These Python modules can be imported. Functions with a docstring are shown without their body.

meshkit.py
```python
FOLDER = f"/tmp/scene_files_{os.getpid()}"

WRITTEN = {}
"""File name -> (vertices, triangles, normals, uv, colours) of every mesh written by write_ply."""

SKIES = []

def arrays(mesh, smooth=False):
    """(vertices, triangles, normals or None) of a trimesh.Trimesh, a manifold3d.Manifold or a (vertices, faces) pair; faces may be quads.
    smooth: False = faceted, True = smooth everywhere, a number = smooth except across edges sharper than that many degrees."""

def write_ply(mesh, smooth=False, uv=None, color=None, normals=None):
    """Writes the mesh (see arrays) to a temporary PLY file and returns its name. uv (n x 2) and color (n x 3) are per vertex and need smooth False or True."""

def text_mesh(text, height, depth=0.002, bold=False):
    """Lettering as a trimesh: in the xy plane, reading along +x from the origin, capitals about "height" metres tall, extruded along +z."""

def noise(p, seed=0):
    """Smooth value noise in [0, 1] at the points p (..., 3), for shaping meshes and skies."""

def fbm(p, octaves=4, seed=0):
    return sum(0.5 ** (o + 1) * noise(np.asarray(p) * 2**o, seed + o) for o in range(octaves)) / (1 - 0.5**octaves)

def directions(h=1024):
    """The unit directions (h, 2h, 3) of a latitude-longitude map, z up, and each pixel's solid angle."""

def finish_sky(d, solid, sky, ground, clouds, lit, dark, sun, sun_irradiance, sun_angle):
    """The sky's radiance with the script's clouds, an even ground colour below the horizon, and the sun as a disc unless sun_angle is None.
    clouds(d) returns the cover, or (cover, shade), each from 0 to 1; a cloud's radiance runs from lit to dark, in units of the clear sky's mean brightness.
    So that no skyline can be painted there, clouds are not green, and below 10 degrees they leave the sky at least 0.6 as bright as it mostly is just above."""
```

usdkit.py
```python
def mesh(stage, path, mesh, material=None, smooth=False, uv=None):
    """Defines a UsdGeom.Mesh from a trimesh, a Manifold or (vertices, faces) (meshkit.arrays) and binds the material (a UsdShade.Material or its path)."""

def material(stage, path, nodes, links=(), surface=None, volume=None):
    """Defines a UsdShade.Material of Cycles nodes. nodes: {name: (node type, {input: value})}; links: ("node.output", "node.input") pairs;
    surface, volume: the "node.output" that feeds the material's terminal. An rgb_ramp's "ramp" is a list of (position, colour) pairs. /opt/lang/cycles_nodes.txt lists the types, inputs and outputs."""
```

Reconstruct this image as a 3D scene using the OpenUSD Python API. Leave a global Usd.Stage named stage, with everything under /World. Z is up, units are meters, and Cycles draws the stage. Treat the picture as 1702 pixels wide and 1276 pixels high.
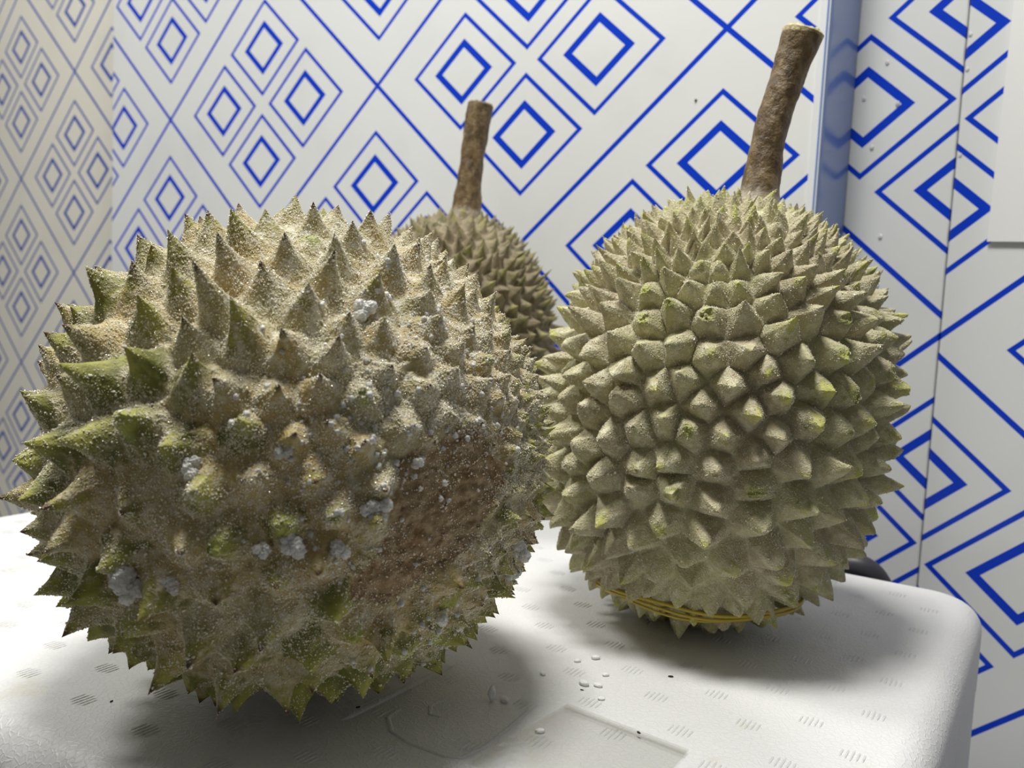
import math
import numpy as np
import trimesh
import usdkit
import meshkit
from pxr import Gf, Sdf, Usd, UsdGeom, UsdLux, UsdShade, Vt
from scipy.spatial import SphericalVoronoi, cKDTree

stage = Usd.Stage.CreateInMemory()
UsdGeom.SetStageUpAxis(stage, UsdGeom.Tokens.z)
UsdGeom.SetStageMetersPerUnit(stage, 1.0)
stage.SetDefaultPrim(UsdGeom.Xform.Define(stage, '/World').GetPrim())
UsdGeom.Scope.Define(stage, '/World/Looks')

# ------------------------------------------------------------------ camera, light, exposure
EYE = np.array([0.0, 0.0, 0.45])
PITCH, ROLL, FOCAL_PX = -0.08643, 0.04822, 1450.0
cp, sp = math.cos(PITCH), math.sin(PITCH)
fw = np.array([0, cp, sp])
right = math.cos(ROLL) * np.array([1.0, 0, 0]) + math.sin(ROLL) * np.array([0, -sp, cp])
up = -math.sin(ROLL) * np.array([1.0, 0, 0]) + math.cos(ROLL) * np.array([0, -sp, cp])
cam = UsdGeom.Camera.Define(stage, '/World/Camera')
cam.AddTransformOp().Set(Gf.Matrix4d(*right, 0, *up, 0, *(-fw), 0, *EYE, 1))
cam.CreateHorizontalApertureAttr(36.0)
cam.CreateVerticalApertureAttr(27.0)
cam.CreateFocalLengthAttr(36.0 * FOCAL_PX / 1702)
cam.CreateFStopAttr(16.0)
cam.CreateFocusDistanceAttr(0.32)
cam.CreateClippingRangeAttr(Gf.Vec2f(0.02, 50))
cam.CreateExposureAttr(0.27)

dome = UsdLux.DomeLight.Define(stage, '/World/RoomAmbient')          # the rest of the white room, off camera
dome.CreateColorAttr(Gf.Vec3f(1.0, 0.98, 0.94))
dome.CreateIntensityAttr(0.03)
for nm, pos, wid, hei, power in (('CeilingLamp', (-0.10, 0.27, 1.45), 0.30, 0.20, 60.0), ('DoorwayLamp', (-1.00, 0.72, 1.70), 0.34, 0.30, 40.0)):   # the two ceiling lamps
    lamp = UsdLux.RectLight.Define(stage, '/World/' + nm)
    lamp.CreateWidthAttr(wid)
    lamp.CreateHeightAttr(hei)
    lamp.CreateIntensityAttr(power)
    lamp.CreateColorAttr(Gf.Vec3f(1.0, 0.985, 0.935))
    lamp.AddTranslateOp().Set(Gf.Vec3d(*pos))

# ------------------------------------------------------------------ helpers
used = {}


def numbered(path):
    n = used.get(path, 0)
    used[path] = n + 1
    return path if n == 0 else f'{path}_{n:03d}'


def tag(prim, label=None, cat=None, group=None, kind=None):
    for k, v in (('label', label), ('category', cat), ('group', group), ('kind', kind)):
        if v:
            prim.SetCustomDataByKey(k, v)
    return prim


def thing(name, loc=(0, 0, 0), **kw):
    x = UsdGeom.Xform.Define(stage, numbered('/World/' + name))
    x.AddTranslateOp().Set(Gf.Vec3d(*map(float, loc)))
    tag(x.GetPrim(), **kw)
    return x.GetPrim()


def obj(name, mesh, mat, parent=None, smooth=False, uv=None, loc=None, **kw):
    base = str(parent.GetPath()) if parent else '/World'
    m = usdkit.mesh(stage, numbered(f'{base}/{name}'), mesh, mat, smooth=smooth, uv=uv)
    if loc is not None:
        UsdGeom.Xformable(m).AddTranslateOp().Set(Gf.Vec3d(*map(float, loc)))
    tag(m.GetPrim(), **kw)
    return m.GetPrim()


def raw_mesh(name, v, f, n, mat, parent, prims=None, **kw):
    path = numbered(f'{parent.GetPath()}/{name}')
    m = UsdGeom.Mesh.Define(stage, path)
    m.CreatePointsAttr(Vt.Vec3fArray.FromNumpy(np.ascontiguousarray(v, np.float32)))
    m.CreateFaceVertexCountsAttr(Vt.IntArray.FromNumpy(np.full(len(f), 3, np.int32)))
    m.CreateFaceVertexIndicesAttr(Vt.IntArray.FromNumpy(np.ascontiguousarray(f, np.int32).ravel()))
    m.CreateSubdivisionSchemeAttr('none')
    m.CreateNormalsAttr(Vt.Vec3fArray.FromNumpy(np.ascontiguousarray(n, np.float32)))
    m.SetNormalsInterpolation('vertex')
    for k, a in (prims or {}).items():
        UsdGeom.PrimvarsAPI(m).CreatePrimvar(k, Sdf.ValueTypeNames.Color3fArray, 'vertex').Set(Vt.Vec3fArray.FromNumpy(np.ascontiguousarray(a, np.float32)))
    UsdShade.MaterialBindingAPI.Apply(m.GetPrim()).Bind(mat)
    tag(m.GetPrim(), **kw)
    return m.GetPrim()


def unit(v):
    v = np.asarray(v, float)
    return v / np.linalg.norm(v, axis=-1, keepdims=True)


def box_mesh(lo, hi):
    m = trimesh.creation.box(np.subtract(hi, lo))
    m.apply_translation((np.add(lo, hi)) / 2)
    return m


def tube(path, radii, sides=12, cap=True):
    p = np.asarray(path, float)
    t = unit(np.gradient(p, axis=0))
    a = np.zeros_like(p)
    ref = np.array([0.31, 0.87, 0.38])
    for i in range(len(p)):
        ref = ref - t[i] * (ref @ t[i])
        ref = ref / np.linalg.norm(ref)
        a[i] = ref
    b = np.cross(t, a)
    ang = np.arange(sides) * 2 * np.pi / sides
    r = np.broadcast_to(radii, (len(p),))
    v = (p[:, None] + r[:, None, None] * (np.cos(ang)[None, :, None] * a[:, None] + np.sin(ang)[None, :, None] * b[:, None])).reshape(-1, 3)
    i, j = np.meshgrid(np.arange(len(p) - 1), np.arange(sides), indexing='ij')
    q = np.stack([i * sides + j, i * sides + (j + 1) % sides, (i + 1) * sides + (j + 1) % sides, (i + 1) * sides + j], -1).reshape(-1, 4)
    f = np.vstack([q[:, [0, 1, 2]], q[:, [0, 2, 3]]])
    if cap:
        n = len(v)
        v = np.vstack([v, p[0], p[-1]])
        k = np.arange(sides)
        f = np.vstack([f, np.stack([np.full(sides, n), (k + 1) % sides, k], 1), np.stack([np.full(sides, n + 1), (len(p) - 1) * sides + k, (len(p) - 1) * sides + (k + 1) % sides], 1)])
    return trimesh.Trimesh(v, f, process=False)


# ------------------------------------------------------------------ materials
class G:
    """A small node-graph writer."""

    def __init__(self):
        self.n, self.l, self.c = {}, [], 0

    def add(self, kind, **inp):
        self.c += 1
        name = f'{kind}_{self.c}'
        vals = {}
        for k, v in inp.items():
            if isinstance(v, str) and '.' in v and v.split('.')[0] in self.n:
                self.l.append((v, f'{name}.{k}'))
            else:
                vals[k] = v
        self.n[name] = (kind, vals)
        return name

    def math(self, op, a, b=0.0, c=0.0, clamp=False):
        return self.add('math', math_type=op, value1=a, value2=b, value3=c, use_clamp=clamp) + '.value'

    def smooth(self, x, lo, hi, a=0.0, b=1.0):
        return self.add('map_range', range_type='smoothstep', value=x, from_min=lo, from_max=hi, to_min=a, to_max=b, clamp=True) + '.result'

    def noise(self, vec, scale, detail=2.0, rough=0.55):
        return self.add('noise_texture', vector=vec, scale=scale, detail=detail, roughness=rough) + '.fac'

    def mix(self, fac, a, b):
        return self.add('mix', fac=fac, color1=a, color2=b) + '.color'

    def ramp(self, fac, stops):
        return self.add('rgb_ramp', fac=fac, ramp=stops) + '.color'

    def make(self, name, surface):
        return usdkit.material(stage, f'/World/Looks/{name}', self.n, self.l, surface=surface)


def plain(name, color, rough=0.5, bump_scale=None, bump=0.0002, **kw):
    g = G()
    extra = {}
    if bump_scale:
        pos = g.add('geometry') + '.position'
        extra['normal'] = g.add('bump', height=g.noise(pos, bump_scale, 3.0), strength=1.0, distance=bump) + '.normal'
    s = g.add('principled_bsdf', base_color=color, roughness=rough, **extra, **kw)
    return g.make(name, s + '.BSDF')


# Printed lattice of blue diamonds on glossy white wall panels. uv is metres along and up the wall, with a lattice crossing at the origin.
HALF_W, HALF_H, CL, R1, R2, R3 = 0.17717, 0.17717 * 0.85815, 0.3934, 0.33069, 0.18712, 0.13629


def pattern(name, base, blue=(0.0, 0.042, 0.56)):
    g = G()
    sx = g.add('separate_xyz', vector=g.add('uvmap', attribute='st') + '.UV')
    i = g.math('divide', sx + '.x', HALF_W)
    j = g.math('divide', sx + '.y', HALF_H)
    a = g.math('multiply', g.math('add', i, j), 0.5)
    b = g.math('multiply', g.math('subtract', i, j), 0.5)
    ca = g.math('absolute', g.math('subtract', g.math('fraction', g.math('add', a, 100.0)), 0.5))
    cb = g.math('absolute', g.math('subtract', g.math('fraction', g.math('add', b, 100.0)), 0.5))
    edge = g.math('subtract', 0.5, g.math('maximum', ca, cb))
    grid = g.math('less_than', edge, 0.0085)
    m = g.math('multiply', g.math('maximum', g.math('absolute', g.math('subtract', ca, CL / 2)), g.math('absolute', g.math('subtract', cb, CL / 2))), 2.0)
    thin = g.math('less_than', g.math('absolute', g.math('subtract', m, R1 - 0.012)), 0.0155)
    thick = g.math('multiply', g.math('less_than', m, R2), g.math('greater_than', m, R3))
    ink = g.math('maximum', grid, g.math('maximum', thin, thick))
    pos = g.add('geometry') + '.position'
    streak = g.noise(g.add('mapping', vector=g.add('uvmap', attribute='st') + '.UV', scale=(420.0, 2.0, 1.0)) + '.vector', 1.0, 3.0)
    grime = g.noise(pos, 9.0, 4.0)
    white = g.mix(g.smooth(grime, 0.45, 0.75), base, tuple(0.94 * c for c in base))
    col = g.mix(ink, white, blue)
    nrm = g.add('bump', height=streak, strength=0.25, distance=0.0003) + '.normal'
    s = g.add('principled_bsdf', base_color=col, roughness=0.30, specular_ior_level=0.4, normal=nrm)
    return g.make(name, s + '.BSDF')


M = {}
M['wall'] = pattern('wall_print', (0.74, 0.755, 0.75))
M['wall_warm'] = pattern('wall_print_warm', (0.76, 0.74, 0.66), (0.02, 0.07, 0.40))
M['flange'] = plain('white_flange', (0.74, 0.76, 0.78), 0.3)
M['trim'] = plain('blue_trim', (0.17, 0.27, 0.56), 0.18, specular_ior_level=0.8)
M['dark_gap'] = plain('dark_gap', (0.03, 0.03, 0.035), 0.8)
M['floor'] = plain('grey_floor', (0.30, 0.30, 0.29), 0.5, 40, 0.001)
M['paper'] = plain('white_sheet', (0.80, 0.80, 0.79), 0.55)
M['rubber'] = plain('dark_rubber', (0.035, 0.035, 0.045), 0.45)
M['yellow'] = plain('yellow_plastic', (0.50, 0.38, 0.04), 0.35)
M['dirt'] = plain('dark_dirt', (0.03, 0.02, 0.015), 0.9)
M['crumb'] = plain('foam_crumb', (0.85, 0.85, 0.84), 0.5, 1500, 0.0004)
M['ice'] = plain('ice', (0.78, 0.78, 0.74), 0.25, 900, 0.0006, subsurface_weight=0.4, subsurface_scale=0.004, subsurface_radius=(1.0, 1.0, 1.0))
M['grain'] = plain('ice_grain', (0.78, 0.74, 0.60), 0.18, specular_ior_level=0.8)
M['water'] = plain('water', (0.97, 0.98, 1.0), 0.04, ior=1.33, transmission_weight=0.55, specular_ior_level=0.9)


def foam():
    g = G()
    pos = g.add('geometry') + '.position'
    warp = g.add('noise_texture', vector=pos, scale=90.0, detail=2.0)
    p2 = g.add('vector_math', math_type='multiply_add', vector1=warp + '.color', vector2=(0.004, 0.004, 0.004), vector3=pos) + '.vector'
    bead = g.add('voronoi_texture', vector=p2, scale=400.0, feature='distance_to_edge') + '.distance'
    crease = g.smooth(bead, 0.0, 0.16)
    big = g.noise(pos, 22.0, 3.0)
    h = g.math('add', g.math('multiply', crease, -0.6), g.math('multiply', g.noise(pos, 140.0, 2.0), 0.8))
    nrm = g.add('bump', height=h, strength=0.38, distance=0.0005) + '.normal'
    stain = g.smooth(g.noise(pos, 30.0, 4.0, 0.6), 0.60, 0.78)
    col = g.mix(stain, (0.74, 0.74, 0.74), (0.67, 0.66, 0.58))
    s = g.add('principled_bsdf', base_color=col, roughness=0.42, normal=nrm, specular_ior_level=0.45, subsurface_weight=0.15, subsurface_scale=0.004, subsurface_radius=(1.0, 1.0, 1.0))
    return g.make('foam', s + '.BSDF')


M['foam'] = foam()


def tape_mat():
    g = G()
    pos = g.add('geometry') + '.position'
    nrm = g.add('bump', height=g.noise(pos, 120.0, 2.0), strength=0.4, distance=0.0006) + '.normal'
    gl = g.add('glossy_bsdf', color=(0.95, 0.95, 0.95), roughness=0.12, normal=nrm)
    tr = g.add('transparent_bsdf', color=(0.99, 0.99, 0.985))
    s = g.add('mix_closure', fac=0.10, closure1=tr + '.BSDF', closure2=gl + '.BSDF')
    return g.make('clear_tape', s + '.closure')


M['tape'] = tape_mat()


def skin(name, deep, green, frost_a, frost_b, frost_c, frost_bias, tip_brown, grain=1.0, clear=0.42):
    """Durian rind: green spines under frost. The mesh says how far up its spine a point is, whether the spine is chipped or bare, and how hard it is iced."""
    g = G()
    pos = g.add('geometry') + '.position'
    A = g.add('separate_color', color=g.add('attribute', attribute='skin') + '.color')
    B = g.add('separate_color', color=g.add('attribute', attribute='state') + '.color')
    t, rnd, chip = A + '.r', A + '.g', A + '.b'
    patch, ice = B + '.r', B + '.g'
    n1 = g.noise(pos, 75.0, 4.0)
    n2 = g.noise(pos, 260.0, 4.0, 0.65)
    n3 = g.noise(pos, 1300.0, 2.0)
    nl = g.noise(pos, 26.0, 3.0)
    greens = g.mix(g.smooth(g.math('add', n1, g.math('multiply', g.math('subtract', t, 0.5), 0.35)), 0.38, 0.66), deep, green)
    fr = g.mix(g.smooth(nl, 0.42, 0.60), frost_a, frost_b)
    fr = g.mix(g.math('multiply', g.smooth(n2, 0.45, 0.66), g.smooth(ice, 0.0, 1.0, 0.35, 1.0)), fr, frost_c)
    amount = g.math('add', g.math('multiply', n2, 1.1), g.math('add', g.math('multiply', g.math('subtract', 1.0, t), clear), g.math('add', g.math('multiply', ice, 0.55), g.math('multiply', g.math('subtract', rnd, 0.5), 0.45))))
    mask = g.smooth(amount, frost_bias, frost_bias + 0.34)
    bare = g.smooth(g.math('add', patch, g.math('multiply', g.math('subtract', n1, 0.5), 0.9)), 0.30, 0.62)
    brown = g.ramp(n2, [(0.3, (0.11, 0.058, 0.017)), (0.5, (0.21, 0.122, 0.042)), (0.72, (0.36, 0.235, 0.09))])
    under = g.mix(bare, greens, brown)
    mask = g.math('multiply', mask, g.math('subtract', 1.0, g.math('multiply', bare, 0.78)))
    col = g.mix(g.math('multiply', mask, 0.92), under, fr)
    tipm = g.math('multiply', g.smooth(t, 0.80, 0.97), g.smooth(rnd, 0.25, 0.6))
    col = g.mix(g.math('multiply', tipm, tip_brown), col, (0.085, 0.036, 0.012))
    ch = g.math('multiply', chip, g.smooth(g.math('add', t, g.math('multiply', n2, 0.7)), 0.80, 1.15))
    col = g.mix(g.math('multiply', ch, 0.8), col, (0.36, 0.39, 0.07))
    h = g.math('add', g.math('multiply', n2, 0.6), g.math('multiply', n3, g.math('add', 0.25, g.math('multiply', mask, 0.55 * grain))))
    nrm = g.add('bump', height=h, strength=0.9, distance=0.0011) + '.normal'
    rough = g.math('subtract', 0.62, g.math('multiply', mask, 0.14))
    s = g.add('principled_bsdf', base_color=col, roughness=rough, normal=nrm, specular_ior_level=0.5)
    return g.make(name, s + '.BSDF')


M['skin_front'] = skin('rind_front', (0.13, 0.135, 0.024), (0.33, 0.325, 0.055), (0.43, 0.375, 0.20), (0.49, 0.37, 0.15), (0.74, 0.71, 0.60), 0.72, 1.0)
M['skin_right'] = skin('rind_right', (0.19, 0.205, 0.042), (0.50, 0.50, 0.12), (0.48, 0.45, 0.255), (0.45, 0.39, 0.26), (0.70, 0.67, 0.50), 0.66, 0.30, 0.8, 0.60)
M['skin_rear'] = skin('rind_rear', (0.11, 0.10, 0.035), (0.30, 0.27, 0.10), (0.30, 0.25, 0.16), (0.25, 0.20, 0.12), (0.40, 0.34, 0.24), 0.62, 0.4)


def bark():
    g = G()
    pos = g.add('geometry') + '.position'
    A = g.add('separate_color', color=g.add('attribute', attribute='skin') + '.color')
    n = g.noise(g.add('mapping', vector=pos, scale=(1.0, 1.0, 0.45)) + '.vector', 190.0, 5.0, 0.65)
    n2 = g.noise(pos, 320.0, 4.0, 0.65)
    col = g.ramp(n, [(0.28, (0.035, 0.016, 0.007)), (0.46, (0.125, 0.080, 0.032)), (0.60, (0.205, 0.14, 0.062)), (0.75, (0.33, 0.22, 0.09))])
    col = g.mix(g.smooth(g.math('add', A + '.r', g.math('multiply', n2, 0.5)), 0.55, 0.95), col, (0.42, 0.37, 0.30))
    col = g.mix(g.smooth(A + '.g', 0.4, 0.8), col, g.ramp(n2, [(0.35, (0.25, 0.19, 0.06)), (0.65, (0.66, 0.58, 0.34))]))
    nrm = g.add('bump', height=g.math('add', n, n2), strength=0.8, distance=0.0012) + '.normal'
    s = g.add('principled_bsdf', base_color=col, roughness=0.5, normal=nrm)
    return g.make('stem_bark', s + '.BSDF')


M['bark'] = bark()

# ------------------------------------------------------------------ the setting: three runs of printed wall panels, trim, floor
Z0 = EYE[2]
WALLS = {'back': (0.65047, 0.5925, -0.98343, 0.20478), 'right': (0.64622, 0.65287, -0.12033 - HALF_W, 0.15409), 'right2': (0.64622, 0.65287, -0.13585 - HALF_W, 0.14034), 'left': (0.64419, 0.67429, -1.36528, 0.32619)}


def wall_point(az, d, s, z):
    return np.array([math.sin(az) * d + math.cos(az) * s, math.cos(az) * d - math.sin(az) * s, z])


def panel(name, wall, s0, s1, mat, parent=None, thick=0.008, z0=0.0, z1=2.4, lift=0.0, **kw):
    """A wall panel whose face carries metres from the lattice origin as uv."""
    az, d, so, zo = WALLS[wall]
    b = 0.0008
    V, F, UV = [], [], []
    ring = [(s0, z0, thick), (s1, z0, thick), (s1, z1, thick), (s0, z1, thick)]
    ring2 = [(s0, z0, b), (s1, z0, b), (s1, z1, b), (s0, z1, b)]
    ring3 = [(s0 + b, z0, 0), (s1 - b, z0, 0), (s1 - b, z1, 0), (s0 + b, z1, 0)]
    for s, z, back in ring + ring2 + ring3:
        V.append(wall_point(az, d - lift + back, s, z))
        UV.append((s - so, z - Z0 - zo))
    for base in (0, 4):
        for k in range(4):
            F.append((base + k, base + (k + 1) % 4, base + 4 + (k + 1) % 4, base + 4 + k))
    F += [(8, 9, 10, 11), (3, 2, 1, 0)]
    return obj(name, (np.array(V), np.array(F)), mat, parent, uv=np.array(UV), **kw)


TL, TR = -1.1185, -0.2016          # left and right edges of the middle panel, metres along the wall
SEAM = -0.1284
w = thing('wall_left', label='cream wall panel with blurred blue diamonds left of the standing panel', cat='wall', kind='structure')
panel('panel', 'left', -2.6, TL + 0.06, M['wall_warm'], w)
w = thing('wall_back', label='white wall panel printed with blue diamonds behind the fruit', cat='wall', kind='structure')
panel('panel', 'back', TL, TR - 0.0068, M['wall'], w, thick=0.052)
w = thing('wall_right', label='white two-panel wall printed with blue diamonds right of the blue trim', cat='wall', kind='structure')
panel('panel', 'right', TR - 0.04, SEAM - 0.0004, M['wall'], w)
panel('panel', 'right2', SEAM + 0.0004, 1.2, M['wall'], w, lift=0.0004)
az, d = WALLS['right'][:2]


def wall_box(az, s0, s1, d0, d1, z0, z1):
    V = [wall_point(az, dd, s, z) for dd in (d0, d1) for s, z in ((s0, z0), (s1, z0), (s1, z1), (s0, z1))]
    F = [(0, 1, 2, 3), (7, 6, 5, 4), (0, 4, 5, 1), (1, 5, 6, 2), (2, 6, 7, 3), (3, 7, 4, 0)]
    return np.array(V), np.array(F)


obj('joint_backing', wall_box(az, SEAM - 0.02, SEAM + 0.02, d + 0.0082, d + 0.012, 0, 2.4), M['dark_gap'], w)
# trim: white flange along the panel's edge and the blue return behind it
tr = thing('trim_1', label='blue plastic corner trim with white flange between the walls', cat='trim', kind='structure')
ab, db = WALLS['back'][:2]
obj('flange', wall_box(ab, TR - 0.0072, TR - 0.0006, db - 0.0012, db + 0.010, 0, 2.4), M['flange'], tr, label='white flange strip')
prof = []
for k in range(9):                                                   # rounded nose of the return
    a = math.pi / 2 * k / 8
    prof.append((TR + 0.0004 - 0.003 * (1 - math.sin(a)), db - 0.0016 + 0.004 * (1 - math.cos(a))))
prof += [(TR + 0.0004, db + 0.0585), (TR - 0.010, db + 0.0585), (TR - 0.010, db + 0.0105), (TR - 0.0026, db + 0.0105)]
n = len(prof)
V = np.array([wall_point(ab, dd, s, z) for z in (0.0, 2.4) for s, dd in prof])
F = [(k, (k + 1) % n, n + (k + 1) % n, n + k) for k in range(n)]
obj('return', (V, np.array(F)), M['trim'], tr, smooth=40, label='glossy blue return strip')
obj('floor', box_mesh((-3, -1.5, -0.05), (3, 3.5, 0.0)), M['floor'], kind='structure', label='plain grey floor under the foam box', cat='floor')

# ------------------------------------------------------------------ white foam box
TOP = 0.30
DD, NN = np.array([0.5373, 0.8434]), np.array([0.8434, -0.5373])
U0, U1, V0, V1 = -0.5835, -0.0275, 0.1465, 0.5600


def lid(u, v, z=TOP):
    q = u * NN + v * DD
    return np.array([q[0], q[1], z])


def rounded_slab(u0, u1, v0, v1, z0, z1, corner, edge, seg=10, bottom_edge=0.0, grid=False):
    """A slab with rounded corners in plan and a rolled top edge."""
    rings = []

    def outline(inset, z):
        c = max(corner - inset, 0.002)
        pts = []
        for cu, cv, a0 in ((u1 - inset - c, v1 - inset - c, 0), (u0 + inset + c, v1 - inset - c, 90), (u0 + inset + c, v0 + inset + c, 180), (u1 - inset - c, v0 + inset + c, 270)):
            for k in range(seg + 1):
                a = math.radians(a0 + 90 * k / seg)
                pts.append(lid(cu + c * math.cos(a), cv + c * math.sin(a), z))
        return pts

    rings.append(outline(bottom_edge, z0))
    rings.append(outline(0, z0 + bottom_edge))
    for k in range(seg + 1):
        a = math.pi / 2 * k / seg
        rings.append(outline(edge * (1 - math.cos(a)), z1 - edge + edge * math.sin(a)))
    n = len(rings[0])
    V = np.array(rings).reshape(-1, 3)
    F = []
    for r in range(len(rings) - 1):
        for k in range(n):
            a, b = r * n + k, r * n + (k + 1) % n
            F += [(a, b, b + n), (a, b + n, a + n)]
    top, c0 = (len(rings) - 1) * n, len(V)
    V = np.vstack([V, V[:n].mean(0), V[top:top + n].mean(0)])
    for k in range(n):
        F += [(c0 + 1, top + k, top + (k + 1) % n), (c0, (k + 1) % n, k)]
    F = np.array(F)[:, ::-1]                      # lid() is a mirrored frame
    m = trimesh.Trimesh(V, F, process=False)
    if m.volume < 0:
        m.invert()
    return m


fb = thing('foam_box', label='white foam box carrying the three durians, lid on top', cat='box')
obj('body', rounded_slab(U0 + 0.0003, U1 - 0.0003, V0 + 0.0003, V1 - 0.0003, 0.0, TOP - 0.0463, 0.030, 0.001, bottom_edge=0.006), M['foam'], fb, smooth=40)
lid_prim = obj('lid', rounded_slab(U0, U1, V0, V1, TOP - 0.046, TOP, 0.030, 0.014, bottom_edge=0.0008), M['foam'], fb, smooth=40)
rng = np.random.default_rng(5)


def lid_tube(pts, r, flat=0.45, sides=8):
    m = tube([lid(u, v, 0) for u, v in pts], r, sides)
    m.vertices[:, 2] = TOP - 0.0002 + m.vertices[:, 2] * flat
    return m


for i in range(-2, 27):
    for j in range(-8, 6):
        u, v = -0.0705 - 0.0185 * i, 0.4091 + 0.0385 * j - (0.0175 if i % 2 else 0.0)
        if not (U0 + 0.03 < u < U1 - 0.022 and V0 + 0.028 < v < V1 - 0.028):
            continue
        strokes = []
        for k in range(5):
            du = (k - 2) * 0.0019
            L = 0.0048 - abs(k - 2) * 0.0008
            strokes.append(lid_tube([(u + du, v - L), (u + du, v - L * 0.6), (u + du, v + L * 0.6), (u + du, v + L)], np.array([0.0003, 0.0006, 0.0006, 0.0003]), 0.85, 6))
        obj('vent_mark', trimesh.util.concatenate(strokes), M['foam'], lid_prim, smooth=True)
obj('moulded_rib', lid_tube([(-0.2090, 0.2240), (-0.2086, 0.2275), (-0.2080, 0.255), (-0.2070, 0.286), (-0.2062, 0.290)], np.array([0.0008, 0.0020, 0.0021, 0.0019, 0.0008]), 0.6, 10), M['foam'], lid_prim, smooth=True)
obj('moulded_rib', lid_tube([(-0.1980, 0.244), (-0.1968, 0.2360), (-0.1890, 0.2290), (-0.179, 0.2266), (-0.1645, 0.2268), (-0.1590, 0.2295), (-0.1570, 0.240), (-0.158, 0.257), (-0.1594, 0.2734)], 0.0011, 0.7, 8), M['foam'], lid_prim, smooth=True)
obj('moulded_rib', lid_tube([(-0.1900, 0.262), (-0.1905, 0.253), (-0.1865, 0.2475), (-0.1825, 0.2485)], 0.0010, 0.7, 8), M['foam'], lid_prim, smooth=True)

# clear tape on the lid
tp = thing('adhesive_tape', label='strip of clear adhesive tape stuck flat on the foam lid', cat='tape')


def film(pts, z0, z1):
    P = np.array(pts)
    n = len(P)
    V = np.array([lid(u, v, z0) for u, v in P] + [lid(u, v, z1) for u, v in P])
    F = [(k, (k + 1) % n, n + (k + 1) % n, n + k) for k in range(n)]
    F3 = [t for q in F for t in ((q[0], q[1], q[2]), (q[0], q[2], q[3]))]
    F3 += [(0, k + 1, k) for k in range(1, n - 1)] + [(n, n + k, n + k + 1) for k in range(1, n - 1)]
    m = trimesh.Trimesh(V, F3, process=False)
    if m.volume < 0:
        m.invert()
    return m


obj('film', film([(-0.1545, 0.226), (-0.0985, 0.238), (-0.0990, 0.2795), (-0.1500, 0.2840)], TOP + 0.0008, TOP + 0.0011), M['tape'], tp)
obj('folded_edge', film([(-0.1490, 0.2806), (-0.0990, 0.2757), (-0.0988, 0.2800), (-0.1495, 0.2846)], TOP + 0.0012, TOP + 0.0016), M['tape'], tp)

# crumbs and specks lying on the lid
CR = [(-0.1745, 0.2703, 5.0, 'upright sliver of foam in the shade near the tape'), (-0.1707, 0.2735, 4.6, 'ragged foam crumb beside the upright sliver'), (-0.1474, 0.2609, 3.6, 'round foam crumb at the left edge of the clear tape'),
      (-0.1719, 0.3041, 3.4, 'leftmost small foam crumb, alone in the shade between the durians'), (-0.1668, 0.3249, 3.0, 'foam crumb farthest back on the left of the scattered crumbs'), (-0.1537, 0.3060, 4.4, 'largest flat foam crumb of the cluster behind the tape'), (-0.1485, 0.3084, 3.6, 'flat foam crumb just right of the largest one behind the tape'),
      (-0.1621, 0.3328, 4.0, 'long foam crumb nearest the right durian, at the shadow edge'), (-0.1507, 0.3198, 3.0, 'small foam crumb right of the shadow edge, behind the cluster'), (-0.1420, 0.2985, 2.8, 'tiny foam crumb nearest the back corner of the tape')]
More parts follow.
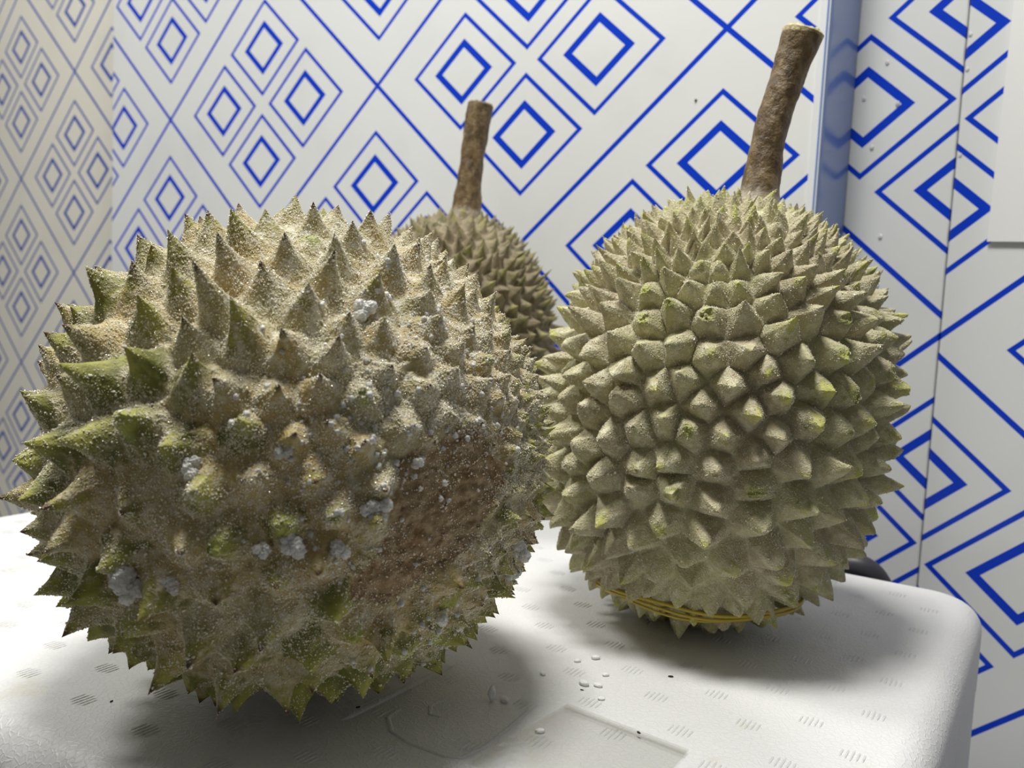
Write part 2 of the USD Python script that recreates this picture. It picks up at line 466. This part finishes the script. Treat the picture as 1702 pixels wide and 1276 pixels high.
for k, (u, v, s, lab) in enumerate(CR):
    m = trimesh.creation.icosphere(2, 1.0)
    m.vertices *= (0.75 + 0.55 * meshkit.fbm(m.vertices * 1.7 + k * 7, 3, k))[:, None]
    sc = np.array([1.0, 0.7, 0.45]) * s * 0.0005
    if k == 0:
        sc = np.array([0.5, 0.6, 1.25]) * s * 0.0005
    m.vertices *= sc
    a = rng.uniform(0, 6.28)
    m.apply_transform(trimesh.transformations.rotation_matrix(a, [0, 0, 1]))
    loc = lid(u, v, TOP)
    m.vertices[:, 2] -= m.vertices[:, 2].min() + 0.0001
    obj('foam_crumb', m, M['crumb'], smooth=True, loc=loc, label=lab, cat='crumb', group='foam crumbs between the durians')
for k, (u, v, s, lab) in enumerate([(-0.1175, 0.2794, 1.3, 'dark dirt speck on the edge of the clear tape'), (-0.2083, 0.2327, 1.2, 'dark dirt speck on the moulded rib below the front durian'), (-0.2834, 0.1833, 1.0, 'dark dirt speck at the left, near the rounded front edge of the lid'), (-0.1286, 0.3362, 1.5, 'dark dirt speck in front of the right durian, by its shadow'), (-0.152, 0.3012, 0.9, 'dark dirt speck among the white crumbs between the durians')]):
    m = trimesh.creation.icosphere(1, 1.0)
    m.vertices *= (0.7 + 0.6 * meshkit.noise(m.vertices * 2 + k * 5, k))[:, None]
    m.vertices *= np.array([1.3, 0.6, 0.4]) * s * 0.0006
    m.apply_transform(trimesh.transformations.rotation_matrix(rng.uniform(0, 3.1), [0, 0, 1]))
    m.vertices[:, 2] -= m.vertices[:, 2].min()
    obj('dirt_speck', m, M['dirt'], smooth=True, loc=lid(u, v, TOP + (0.0016 if k in (0, 1) else 0)), label=lab, cat='speck', group='dirt specks on the lid')


# ------------------------------------------------------------------ durians
def lloyd(N, density, seed, iters=22):
    r = np.random.default_rng(seed)
    P = unit(r.normal(size=(70000, 3)))
    wgt = density(P)
    keep = r.random(len(P)) < wgt / wgt.max()
    S = P[r.choice(np.flatnonzero(keep), N, replace=False)]
    for _ in range(iters):
        k = cKDTree(S).query(P)[1]
        acc = np.zeros((N, 3))
        for c in range(3):
            acc[:, c] = np.bincount(k, wgt * P[:, c], N)
        S = unit(acc + 1e-9 * S)
    S = unit(S + r.normal(size=S.shape) * 0.10 * np.sqrt(4 * np.pi / N))
    return S


def smoothstep(x, a, b):
    t = np.clip((x - a) / (b - a), 0, 1)
    return t * t * (3 - 2 * t)


PARTS_MAX = 300


def durian(root, sites, body, height, profile, lean, mat, per_edge, rings, roundness, saddle, rough, patch, chips, ice, seed, center):
    """Spines tile the rind: one cell of a spherical Voronoi diagram each, so neighbours share their foot line. body(dirs) is the rind, height(dirs) the spine length."""
    r = np.random.default_rng(seed)
    sv = SphericalVoronoi(sites)
    sv.sort_vertices_of_regions()
    VV = sv.vertices
    N = len(sites)
    rnd = r.random(N)
    H = height(sites) * (0.80 + 0.40 * r.random(N))
    chipped = np.zeros(N)
    tree = cKDTree(sites)
    for c in chips:
        chipped[tree.query(unit(c))[1]] = 1.0
    chipped[r.random(N) < 0.025] = 0.8
    LV = lean(sites) + r.normal(size=(N, 3)) * 0.16
    T = np.asarray(rings)
    edge_pts, dirs, tt, cell, H0, lat, nv = {}, [], [], [], [], [], 0
    faces, fcell, fring = [], [], []
    corner_ids, cnt = {}, 0
    D_all, t_all, c_all, h_all, l_all = [], [], [], [], []

    def push(D, t, c, h, l):
        nonlocal cnt
        D_all.append(D), t_all.append(t), c_all.append(c), h_all.append(h), l_all.append(l)
        ids = np.arange(cnt, cnt + len(D))
        cnt += len(D)
        return ids

    cid = push(VV, np.zeros(len(VV)), np.full(len(VV), -1), np.zeros(len(VV)), np.zeros((len(VV), 3)))
    Hf = height(VV)
    for c in range(N):
        reg = list(sv.regions[c])
        s = sites[c]
        if np.cross(VV[reg[0]], VV[reg[1]]) @ s < 0:
            reg = reg[::-1]
        loop, K = [], len(reg)
        for a in range(K):
            i, j = reg[a], reg[(a + 1) % K]
            key = (min(i, j), max(i, j))
            if key not in edge_pts:
                ts = np.arange(1, per_edge) / per_edge
                P = unit(VV[key[0]] * (1 - ts)[:, None] + VV[key[1]] * ts[:, None])
                edge_pts[key] = push(P, np.zeros(len(P)), np.full(len(P), -2), np.zeros(len(P)), np.zeros((len(P), 3)))
            ids = edge_pts[key]
            loop.append(cid[i])
            loop.extend(ids if key[0] == i else ids[::-1])
        loop = np.array(loop)
        faces.append((c, loop))
    Dcat = np.vstack(D_all)
    # ridge height along the shared foot lines: nearer to a spine means higher
    d1 = tree.query(Dcat)[0]
    scale = np.sqrt(4 * np.pi / N)
    local = np.array([d1[lp].max() for _, lp in faces])
    near = np.zeros(len(Dcat))
    cntr = np.zeros(len(Dcat))
    for (c, lp) in faces:
        near[lp] += local[c]
        cntr[lp] += 1
    rel = np.clip(1.0 - d1 / (near / np.maximum(cntr, 1)), 0, 1)
    foot = saddle * height(Dcat) * np.clip(rel * 2.2, 0, 1)
    F, FC, FR = [], [], []
    base_count = cnt
    for c, loop in faces:
        s = sites[c]
        B = Dcat[loop]
        n = len(loop)
        off = B - s * (B @ s)[:, None]
        rad = np.linalg.norm(off, axis=1)
        rin = np.minimum(rad, rad.min() * 1.08)
        prev = loop
        for k in range(1, len(T)):
            t = T[k]
            if k == len(T) - 1:
                ids = push(s[None], np.array([1.0]), np.array([c]), np.array([H[c]]), LV[c][None] * H[c])
                F.append(np.stack([prev, np.roll(prev, -1), np.full(n, ids[0])], 1))
                FC.append(np.full(n, c)), FR.append(np.full(n, k))
                break
            w = min(1.0, roundness * (0.25 + 1.2 * t))
            rr = rad * (1 - w) + rin * w
            Dk = unit(s + off * (rr / rad * (1 - t))[:, None])
            p = profile(t)
            f0 = foot[loop]
            ids = push(Dk, np.full(n, t), np.full(n, c), f0 * (1 - p) + H[c] * p, np.repeat(LV[c][None] * H[c] * t ** 2, n, 0))
            nx, px = np.roll(ids, -1), np.roll(prev, -1)
            F += [np.stack([prev, px, nx], 1), np.stack([prev, nx, ids], 1)]
            FC += [np.full(2 * n, c)]
            FR += [np.full(2 * n, k)]
            prev = ids
    D = np.vstack(D_all)
    t = np.concatenate(t_all)
    cc = np.concatenate(c_all)
    hh = np.concatenate(h_all)
    ll = np.vstack(l_all)
    hh[:base_count] = foot
    F, FC, FR = np.vstack(F), np.concatenate(FC), np.concatenate(FR)
    eps = 1e-3
    P0 = body(D)
    e1 = unit(np.cross(D, np.array([0.3, 0.2, 0.93])))
    e2 = np.cross(D, e1)
    nrm = unit(np.cross(body(unit(D + eps * e1)) - P0, body(unit(D + eps * e2)) - P0))
    nrm *= np.sign((nrm * D).sum(1))[:, None]
    pw = patch(D)
    cidx = np.clip(cc, 0, None)
    ch = np.where(cc >= 0, chipped[cidx], 0.0)
    bodyP = P0
    hcut = np.where(ch > 0, np.minimum(hh, (0.62 + 0.10 * meshkit.noise(bodyP * 900, 3)) * np.where(cc >= 0, H[cidx], 1)), hh)
    X = bodyP + nrm * hcut[:, None] + ll
    amp = rough * (0.35 + 0.65 * np.minimum(1, 4 * (1 - t)))
    X += nrm * (amp * (meshkit.fbm(bodyP * 420 + 11, 3, seed) - 0.5) * 2)[:, None]
    X += nrm * ((ch > 0) * 0.0016 * (meshkit.fbm(X * 800, 2, 9) - 0.5))[:, None]
    X[:, 2] = np.maximum(X[:, 2], TOP - center[2] + 0.0003)          # tips that carry the fruit are pressed flat on the lid
    fn = np.cross(X[F[:, 1]] - X[F[:, 0]], X[F[:, 2]] - X[F[:, 0]])
    flip = (fn * nrm[F[:, 0]]).sum() < 0
    if flip:
        F = F[:, ::-1]
        fn = -fn
    VN = np.zeros_like(X)
    for k in range(3):
        for a in range(3):
            VN[:, a] += np.bincount(F[:, k], fn[:, a], len(X))
    VN = unit(VN + 1e-20)
    rv = np.where(cc >= 0, rnd[cidx], 0.5)
    A1 = np.stack([t, rv, ch], 1)
    A2 = np.stack([pw, np.clip(ice(D), 0, 1), np.zeros(len(D))], 1)

    def emit(name, sel, **kw):
        f = F[sel]
        u, inv = np.unique(f, return_inverse=True)
        return raw_mesh(name, X[u], inv.reshape(-1, 3), VN[u], mat, root, {'skin': A1[u], 'state': A2[u]}, **kw)

    bare_cell = pw[np.array([0])] * 0
    bare_cell = patch(sites) > 0.72
    husk_sel = (FR == 1) | bare_cell[FC]
    emit('husk', husk_sel)
    # the 300 spines that show largest get their own prims
    world = body(sites) + center
    view = unit(EYE - world)
    facing = (unit(body(sites)) * view).sum(1)
    area = np.bincount(FC, np.linalg.norm(fn, axis=1), N)
    size = area / ((world - EYE) ** 2).sum(1) * np.clip(facing + 0.25, 0, 1)
    size[bare_cell] = 0
    order = np.argsort(-size)[:PARTS_MAX]
    order = order[size[order] > 0]
    big = np.zeros(N, bool)
    big[order] = True
    start = np.argsort(FC, kind='stable')
    lo = np.searchsorted(FC[start], np.arange(N))
    hi = np.searchsorted(FC[start], np.arange(N) + 1)
    for c in order:
        idx = start[lo[c]:hi[c]]
        idx = idx[FR[idx] > 1]
        emit('thorn', idx)
    rest = (~big)[FC] & ~husk_sel
    if rest.any():
        emit('small_thorns', np.flatnonzero(rest), kind='stuff')
    return X, F, VN, A1, A2, fn


def grains(root, X, F, VN, A2, fn, count, size, seed, center, bias=0.3, tint=None):
    """Loose frost: thousands of tiny ice grains sitting on the rind."""
    r = np.random.default_rng(seed)
    area = np.linalg.norm(fn, axis=1) / 2
    mid = X[F].mean(1)
    facing = ((EYE - center - mid) * fn).sum(1) / np.maximum(np.linalg.norm(EYE - center - mid, axis=1) * area * 2, 1e-12)
    nz = meshkit.fbm(mid * 110 + 3, 3, seed)
    wgt = area * (facing > -0.45) * np.clip((nz - bias) * 3, 0.02, 1.2) * (0.35 + A2[F[:, 0], 1]) * (1 - 0.72 * np.clip(A2[F[:, 0], 0], 0, 1))
    k = r.choice(len(F), count, p=wgt / wgt.sum())
    b = r.dirichlet((1, 1, 1), count)
    P = (X[F[k]] * b[:, :, None]).sum(1)
    Nn = unit((VN[F[k]] * b[:, :, None]).sum(1))
    s = size * np.exp(r.normal(size=count) * 0.38)
    P = P + Nn * s[:, None] * 0.35
    path = f'{root.GetPath()}/frost'
    pi = UsdGeom.PointInstancer.Define(stage, path)
    proto = trimesh.creation.icosphere(0, 1.0)
    proto.vertices *= np.array([1, 0.8, 0.65])
    usdkit.mesh(stage, path + '/frost_grain', proto, M['grain'])
    pi.CreatePrototypesRel().AddTarget(path + '/frost_grain')
    pi.CreateProtoIndicesAttr(Vt.IntArray.FromNumpy(np.zeros(count, np.int32)))
    pi.CreatePositionsAttr(Vt.Vec3fArray.FromNumpy(P.astype(np.float32)))
    q = unit(r.normal(size=(count, 4)))
    pi.CreateOrientationsAttr(Vt.QuathArray([Gf.Quath(float(a), float(b_), float(c_), float(d_)) for a, b_, c_, d_ in q]))
    pi.CreateScalesAttr(Vt.Vec3fArray.FromNumpy(np.repeat(s[:, None], 3, 1).astype(np.float32)))
    tag(pi.GetPrim(), kind='stuff')


def stem(root, path, radii, seed, frost_to, knob):
    """A bark-covered stalk swept along a bent path, thicker at its foot and at the cut end; its pale cut is a sub-part."""
    p = np.asarray(path, float)
    k = 64
    s = np.linspace(0, 1, k)
    x = np.linspace(0, 1, len(p))
    from scipy.interpolate import CubicSpline
    C = CubicSpline(x, p)(s)
    R = np.interp(s, np.linspace(0, 1, len(radii)), radii)
    m = tube(C, R, 44, cap=False)
    n = unit(m.vertices - np.repeat(C, 44, 0))
    nz = meshkit.fbm(m.vertices * np.array([260, 260, 150]) + seed, 4, seed) - 0.5
    big = meshkit.fbm(m.vertices * 110 + seed, 2, seed + 3) - 0.5
    m.vertices = m.vertices + n * (nz * 0.0014 + big * 0.0012)[:, None]
    sv = np.repeat(s, 44)
    A = np.stack([np.clip(1 - sv / frost_to, 0, 1), knob * smoothstep(sv + 0.05 * (big + nz), 0.935, 0.985), np.zeros(len(sv))], 1)
    v, f, nn = meshkit.arrays(m, True)
    st = raw_mesh('stem', v, f, nn, M['bark'], root, {'skin': A}, label='brown woody stem')
    ring = m.vertices[-44:]
    c = ring.mean(0)
    ax = unit(C[-1] - C[-3])
    V = [ring]
    for q in (0.9, 0.6, 0.3):
        V.append(c + (ring - c) * q + ax * (0.0012 + 0.0012 * (meshkit.fbm(ring * 700 * q, 3, seed) - 0.5)[:, None] * 2))
    V = np.vstack(V + [c[None] + ax * 0.001])
    F = []
    for a in range(3):
        for i in range(44):
            j = (i + 1) % 44
            F += [(a * 44 + i, a * 44 + j, a * 44 + 44 + j), (a * 44 + i, a * 44 + 44 + j, a * 44 + 44 + i)]
    F += [(3 * 44 + i, 3 * 44 + (i + 1) % 44, 4 * 44) for i in range(44)]
    v, f, nn = meshkit.arrays((V, np.array(F)), True)
    if (nn[-1] @ ax) < 0:
        f, nn = f[:, ::-1], -nn
    raw_mesh('cut_end', v, f, nn, M['bark'], st, {'skin': np.tile([0.0, knob, 0.0], (len(v), 1))}, label='pale cut end')


def ice_lumps(root, body, spots, seed, lift):
    for k, (dirv, rad, sq) in enumerate(spots):
        dv = unit(dirv)
        r = np.random.default_rng(seed + k)
        blobs = []
        for q in range(7):
            m = trimesh.creation.icosphere(3, 1.0)
            m.vertices *= (0.55 + 0.9 * meshkit.fbm(m.vertices * 2.6 + k * 9 + q * 3, 4, seed + k))[:, None]
            m.vertices *= rad * r.uniform(0.32, 0.62)
            o = r.normal(size=3) * rad * 0.42
            m.vertices += o - dv * (o @ dv) * (1 - 0.6 * sq)
            blobs.append(m)
        m = trimesh.util.concatenate(blobs)
        m.vertices += body(dv[None])[0] + dv * lift
        obj('ice_lump', m, M['ice'], root, smooth=True, label='frosty white ice lump')


def spread(D, c, k):
    return np.exp(-k * (1 - D @ unit(c)))


# --- front left durian: lying on its side, wide concave spines
LC = np.array([-0.0772, 0.3286, TOP + 0.0913])
L_AX = unit([0.86, 0.42, 0.10])


def body_l(D):
    lump = 1 + 0.035 * (meshkit.fbm(D * 1.6 + 5, 2, 4) - 0.5) * 2
    return D * (1 / np.sqrt((D[:, 0] / 0.0885) ** 2 + (D[:, 1] / 0.0875) ** 2 + (D[:, 2] / 0.0834) ** 2))[:, None] * lump[:, None]


pc = unit([0.63, -0.75, -0.08])
pa = unit(np.array([0.81, -0.529, 0.252]) - np.array([0.435, -0.815, -0.382]))
pb = np.cross(pc, pa)


def patch_l(D):
    x, y = D @ pa, D @ pb
    q = (x / 0.43) ** 2 + ((y + 0.25 * x * x) / 0.22) ** 2
    wob = 0.9 * (meshkit.fbm(D * 7 + 2, 3, 8) - 0.5)
    return smoothstep(np.sqrt(q) + wob, 1.30, 0.50) * (D @ pc > 0.3)


def dens_l(D):
    return 0.75 + 1.9 * smoothstep(D @ unit([0.95, 0.15, 0.1]), 0.35, 0.95) + 0.5 * smoothstep(D @ unit([0.6, -0.75, 0.1]), 0.7, 0.95) + 0.25 * smoothstep(-D[:, 2], 0.5, 0.9)


def height_l(D):
    h = 0.0104 * (1 - 0.25 * smoothstep(D @ unit([-0.1, 0.6, 0.8]), 0.3, 0.9)) * (1 - 0.42 * smoothstep(D @ unit([0.95, -0.1, 0.1]), 0.35, 0.95))
    h = h * (1 - 0.30 * smoothstep(-D[:, 2], 0.55, 0.9))
    return h * (1 - 0.93 * smoothstep(patch_l(D), 0.15, 0.75)) * (1 + 0.22 * smoothstep(D @ unit([-0.25, -0.95, -0.05]), 0.5, 0.9)) * (1 - 0.2 * smoothstep(D @ unit([0.4, -0.88, -0.05]), 0.9, 0.98))


L_CH = [[0.247, -0.969, -0.002], [0.126, -0.992, 0.003], [0.858, -0.375, 0.351], [0.778, -0.445, 0.443], [0.152, -0.401, 0.903], [0.451, -0.828, 0.332], [-0.282, -0.948, 0.146], [0.573, -0.587, -0.571], [0.459, -0.664, -0.59], [0.92, -0.317, 0.231], [0.891, -0.441, 0.108], [-0.072, -0.984, -0.162], [0.82, -0.30, 0.49], [0.86, -0.2, 0.46]]
lf = thing('durian', LC, label='large frosted durian lying at front left, brown bare patch, no stem visible', cat='durian')
res = durian(lf, lloyd(600, dens_l, 11), body_l, height_l, lambda t: 0.40 * t + 0.60 * t ** 2.3, lambda D: np.array([-0.06, 0, 0.26]) * smoothstep(D[:, 2], -0.35, 0.6)[:, None],
             M['skin_front'], 6, [0, 0.10, 0.24, 0.38, 0.50, 0.61, 0.71, 0.80, 0.87, 0.93, 0.97, 1.0], 0.06, 0.28, 0.0013, patch_l, L_CH,
             lambda D: 0.30 + 0.9 * spread(D, [0.484, -0.429, 0.763], 4.0) - 0.2 * spread(D, [-0.35, -0.8, 0.45], 6.0) - 0.45 * smoothstep(-D[:, 2], 0.25, 0.85), 21, LC)
grains(lf, res[0], res[1], res[2], res[4], res[5], 190000, 0.00020, 31, LC)
ice_lumps(lf, body_l, [([-0.34, -0.89, -0.304], 0.0066, 0.8), ([0.197, -0.973, -0.119], 0.0036, 1.0), ([0.335, -0.932, -0.137], 0.0032, 0.8), ([0.101, -0.986, -0.134], 0.0028, 1.1), ([-0.198, -0.939, -0.28], 0.0036, 0.8), ([0.343, -0.695, 0.632], 0.0036, 1.0),
                           ([0.162, -0.972, 0.172], 0.0024, 1.0), ([-0.121, -0.985, 0.118], 0.0028, 1.0), ([0.553, -0.823, 0.127], 0.0020, 0.7), ([0.437, -0.9, -0.012], 0.0036, 0.6), ([0.645, -0.624, -0.441], 0.0026, 0.9), ([0.93, -0.30, -0.30], 0.0040, 1.0), ([0.90, -0.25, -0.40], 0.0036, 1.0)], 40, 0.0042)

cr = np.random.default_rng(77)
bits = []
while len(bits) < 230:
    dv = unit(unit([[0.40, -0.91, 0.05], [0.30, -0.92, 0.28], [0.75, -0.62, 0.30], [0.62, -0.60, -0.50], [0.45, -0.55, 0.70]][len(bits) % 5]) + cr.normal(size=3) * 0.17)
    m = trimesh.creation.icosphere(1, 1.0)
    m.vertices *= (0.6 + 0.8 * meshkit.noise(m.vertices * 2.3 + len(bits) * 3.0, 3))[:, None] * cr.uniform(0.0004, 0.0011)
    k = cKDTree(unit(res[0][::7])).query(dv, k=1)[1]
    m.vertices += res[0][::7][k] + dv * 0.0003
    bits.append(m)
obj('ice_crumbs', trimesh.util.concatenate(bits), M['ice'], lf, smooth=True, kind='stuff', label='small white crumbs of ice')

# --- right durian: upright, long stem, blunt close-set spines
RC = np.array([0.0990, 0.4280, TOP + 0.1045])
R_AX = unit([0.115, 0.03, 1.0])
rx = unit(np.cross([0, 1, 0], R_AX))
ry = np.cross(R_AX, rx)
R_ROT = np.stack([rx, ry, R_AX], 1)


def body_upright(D, rot, rr, rz_top, rz_bot, e=2.25):
    q = D @ rot
    rz = np.where(q[:, 2] > 0, rz_top, rz_bot)
    k = (np.abs(np.hypot(q[:, 0], q[:, 1]) / rr) ** e + np.abs(q[:, 2] / rz) ** e) ** (-1 / e)
    th = np.arctan2(q[:, 1], q[:, 0])
    lobe = 1 + 0.014 * np.cos(5 * th + 0.7) * np.hypot(q[:, 0], q[:, 1]) + 0.03 * (meshkit.fbm(D * 1.5 + 9, 2, 6) - 0.5)
    return D * (k * lobe)[:, None]


def body_r(D):
    return body_upright(D, R_ROT, 0.0745, 0.0985, 0.0985, 2.35)


def dens_r(D):
    z = D @ R_AX
    return 1 + 6.0 * smoothstep(z, 0.45, 0.98) + 1.2 * smoothstep(-z, 0.55, 0.95)


def height_r(D):
    z = D @ R_AX
    return 0.0130 * (1 - 0.55 * smoothstep(z, 0.45, 0.97)) * (1 - 0.35 * smoothstep(-z, 0.6, 0.95))


R_CH = [[-0.408, -0.77, 0.49], [-0.542, -0.686, 0.486], [-0.289, -0.827, 0.482], [-0.456, -0.59, 0.666], [-0.508, -0.63, 0.588], [-0.075, -0.962, -0.263], [-0.014, -0.941, -0.338], [0.365, -0.831, 0.421], [0.44, -0.816, 0.375], [0.666, -0.681, 0.304], [-0.353, -0.935, 0.038], [0.326, -0.758, 0.565]]
rt = thing('durian', RC, label='upright frosted grey-green durian at right with thick brown stem', cat='durian')
res = durian(rt, lloyd(760, dens_r, 12), body_r, height_r, lambda t: (math.sqrt(1.035) - math.sqrt((1 - t) ** 2 + 0.035)) / (math.sqrt(1.035) - math.sqrt(0.035)), lambda D: np.outer(smoothstep(D @ R_AX, 0.1, 0.8) * 0.22 - smoothstep(-(D @ R_AX), 0.1, 0.8) * 0.15, R_AX),
             M['skin_right'], 5, [0, 0.09, 0.22, 0.36, 0.50, 0.62, 0.73, 0.83, 0.91, 0.96, 1.0], 0.45, 0.08, 0.0011, lambda D: np.zeros(len(D)), R_CH,
             lambda D: 0.40 + 0.4 * spread(D, [-0.7, -0.7, 0.2], 5.0), 22, RC)
grains(rt, res[0], res[1], res[2], res[4], res[5], 130000, 0.00018, 32, RC, 0.25)
stem(rt, [np.array([0.1140, 0.430, 0.4980]) - RC, np.array([0.1165, 0.431, 0.520]) - RC, np.array([0.1200, 0.432, 0.5445]) - RC, np.array([0.1265, 0.433, 0.570]) - RC, np.array([0.1318, 0.433, 0.5885]) - RC], [0.0135, 0.0102, 0.0088, 0.0082, 0.0080, 0.0080, 0.0083, 0.0092, 0.0100], 5, 0.30, 1.0)

# --- rear durian
BC = np.array([-0.0475, 0.6480, TOP + 0.110])
B_AX = unit([0.06, 0.0, 1.0])
bx_ = unit(np.cross([0, 1, 0], B_AX))
B_ROT = np.stack([bx_, np.cross(B_AX, bx_), B_AX], 1)


def body_b(D):
    return body_upright(D, B_ROT, 0.0710, 0.1030, 0.1040, 2.1)


bk = thing('durian', BC, label='brownish durian standing half hidden behind the two others, stem up', cat='durian')
res = durian(bk, lloyd(760, lambda D: 1 + 2.0 * smoothstep(D @ B_AX, 0.5, 0.98), 13), body_b, lambda D: 0.0110 * (1 - 0.45 * smoothstep(D @ B_AX, 0.6, 0.98)), lambda t: 0.75 * t + 0.25 * t * t, lambda D: np.outer(smoothstep(D @ B_AX, 0.1, 0.8) * 0.35, B_AX),
             M['skin_rear'], 4, [0, 0.10, 0.28, 0.46, 0.62, 0.76, 0.88, 0.95, 1.0], 0.4, 0.12, 0.0006, lambda D: np.zeros(len(D)), [], lambda D: 0.15 + 0 * D[:, 0], 23, BC)
stem(bk, [np.array([-0.0400, 0.648, 0.512]) - BC, np.array([-0.0385, 0.648, 0.535]) - BC, np.array([-0.0365, 0.648, 0.562]) - BC, np.array([-0.0325, 0.648, 0.5955]) - BC], [0.0120, 0.0104, 0.0094, 0.0088, 0.0086, 0.0092, 0.0096], 8, 0.22, 0.45)

# --- yellow strap round the foot of the right durian
sb = thing('plastic_strap', (RC[0] - 0.004, RC[1], TOP), label='yellow plastic strap looped round the bottom of the right durian', cat='strap')
for k, (rad, z, th, ph) in enumerate(((0.0532, 0.0205, 0.0009, 0.0), (0.0536, 0.0190, 0.0007, 0.5), (0.0530, 0.0180, 0.0006, 1.1))):
    a = np.linspace(0, 2 * np.pi, 121)
    rr = rad * (1 + 0.018 * np.sin(3 * a + ph) + 0.012 * np.sin(7 * a + 2 * ph))
    P = np.stack([rr * np.cos(a) + 0.001, rr * np.sin(a), z + 0.0010 * np.sin(2 * a + ph) + 0.0006 * np.sin(5 * a + ph)], 1)
    m = tube(P, th, 10, cap=False)
    obj('strand', m, M['yellow'], sb, smooth=True)

# ------------------------------------------------------------------ small things on and by the wall
az, d = WALLS['right'][:2]
t_w = np.array([math.cos(az), -math.sin(az), 0])
n_w = np.array([math.sin(az), math.cos(az), 0])
m = box_mesh((0, -0.0006, 0), (0.21, 0.0006, 0.297))
R = np.eye(4)
R[:3, 0], R[:3, 1], R[:3, 2] = t_w, n_w, [0, 0, 1]
tilt = trimesh.transformations.rotation_matrix(0.016, [0, 1, 0])
m.apply_transform(tilt)
m.apply_transform(R)
obj('paper_sheet', m, M['paper'], loc=wall_point(az, d - 0.0022, -0.1046, EYE[2] + 0.0588), label='plain white sheet stuck on the right wall', cat='sheet')
DROPS = [(-0.1915, 0.1603, 1.5, 'clear water droplet at the left inside the large blue diamond by the trim'), (-0.1685, 0.1546, 1.7, 'clear water droplet in the right corner inside the diamond by the trim'), (-0.1834, 0.1257, 1.6, 'clear water droplet just below the bottom point of the diamond by the trim'), (-0.1776, 0.1835, 1.4, 'clear water droplet above the thick side of the diamond by the trim'),
         (-0.1727, 0.063, 1.6, 'clear water droplet on the plain wall lower down, upper of two'), (-0.172, 0.0291, 1.5, 'clear water droplet lowest on the right wall, beside the durian spines'), (-0.1262, 0.1949, 1.5, 'topmost water droplet along the panel seam'), (-0.1262, 0.1723, 1.5, 'second water droplet from the top along the panel seam'), (-0.1258, 0.1164, 1.5, 'lowest water droplet along the panel seam')]
proto = None
for k, (s, z, r_, lab) in enumerate(DROPS):
    loc = wall_point(az, d - 0.0003, s, EYE[2] + z)
    if proto is None:
        m = trimesh.creation.icosphere(3, 1.0)
        m.vertices *= np.array([0.9, 0.55, 1.1]) * 0.001
        m.apply_transform(R)
        proto = thing('water_droplet', loc, label=lab, cat='droplet', group='water droplets on the right wall')
        obj('bead', m, M['water'], proto, smooth=True)
        UsdGeom.Xformable(proto).AddScaleOp().Set(Gf.Vec3f(r_, r_, r_))
    else:
        x = thing('water_droplet', loc, label=lab, cat='droplet', group='water droplets on the right wall')
        UsdGeom.Xformable(x).AddScaleOp().Set(Gf.Vec3f(r_, r_, r_))
        x.GetReferences().AddInternalReference(Sdf.Path(str(proto.GetPath())))
        x.SetInstanceable(True)
az2, d2 = WALLS['back'][:2]
m = trimesh.creation.icosphere(2, 0.0011)
m.vertices *= [1, 0.5, 1]
obj('wall_speck', m, M['rubber'], smooth=True, loc=wall_point(az2, d2 - 0.0003, -0.2953, EYE[2] + 0.1567), label='single small dark speck on the white wall above the durians', cat='speck')
# dark hose between the box and the wall
hp = np.array([[0.300, 0.560, 0.010], [0.285, 0.562, 0.11], [0.262, 0.560, 0.225], [0.248, 0.556, 0.278], [0.232, 0.558, 0.2935], [0.214, 0.570, 0.282], [0.200, 0.584, 0.225], [0.185, 0.60, 0.11], [0.170, 0.612, 0.010]])
from scipy.interpolate import CubicSpline
C = CubicSpline(np.linspace(0, 1, len(hp)), hp)(np.linspace(0, 1, 90))
obj('rubber_hose', tube(C, 0.0075, 16), M['rubber'], smooth=40, label='dark rubber hose bent up between the foam box and the wall', cat='hose')
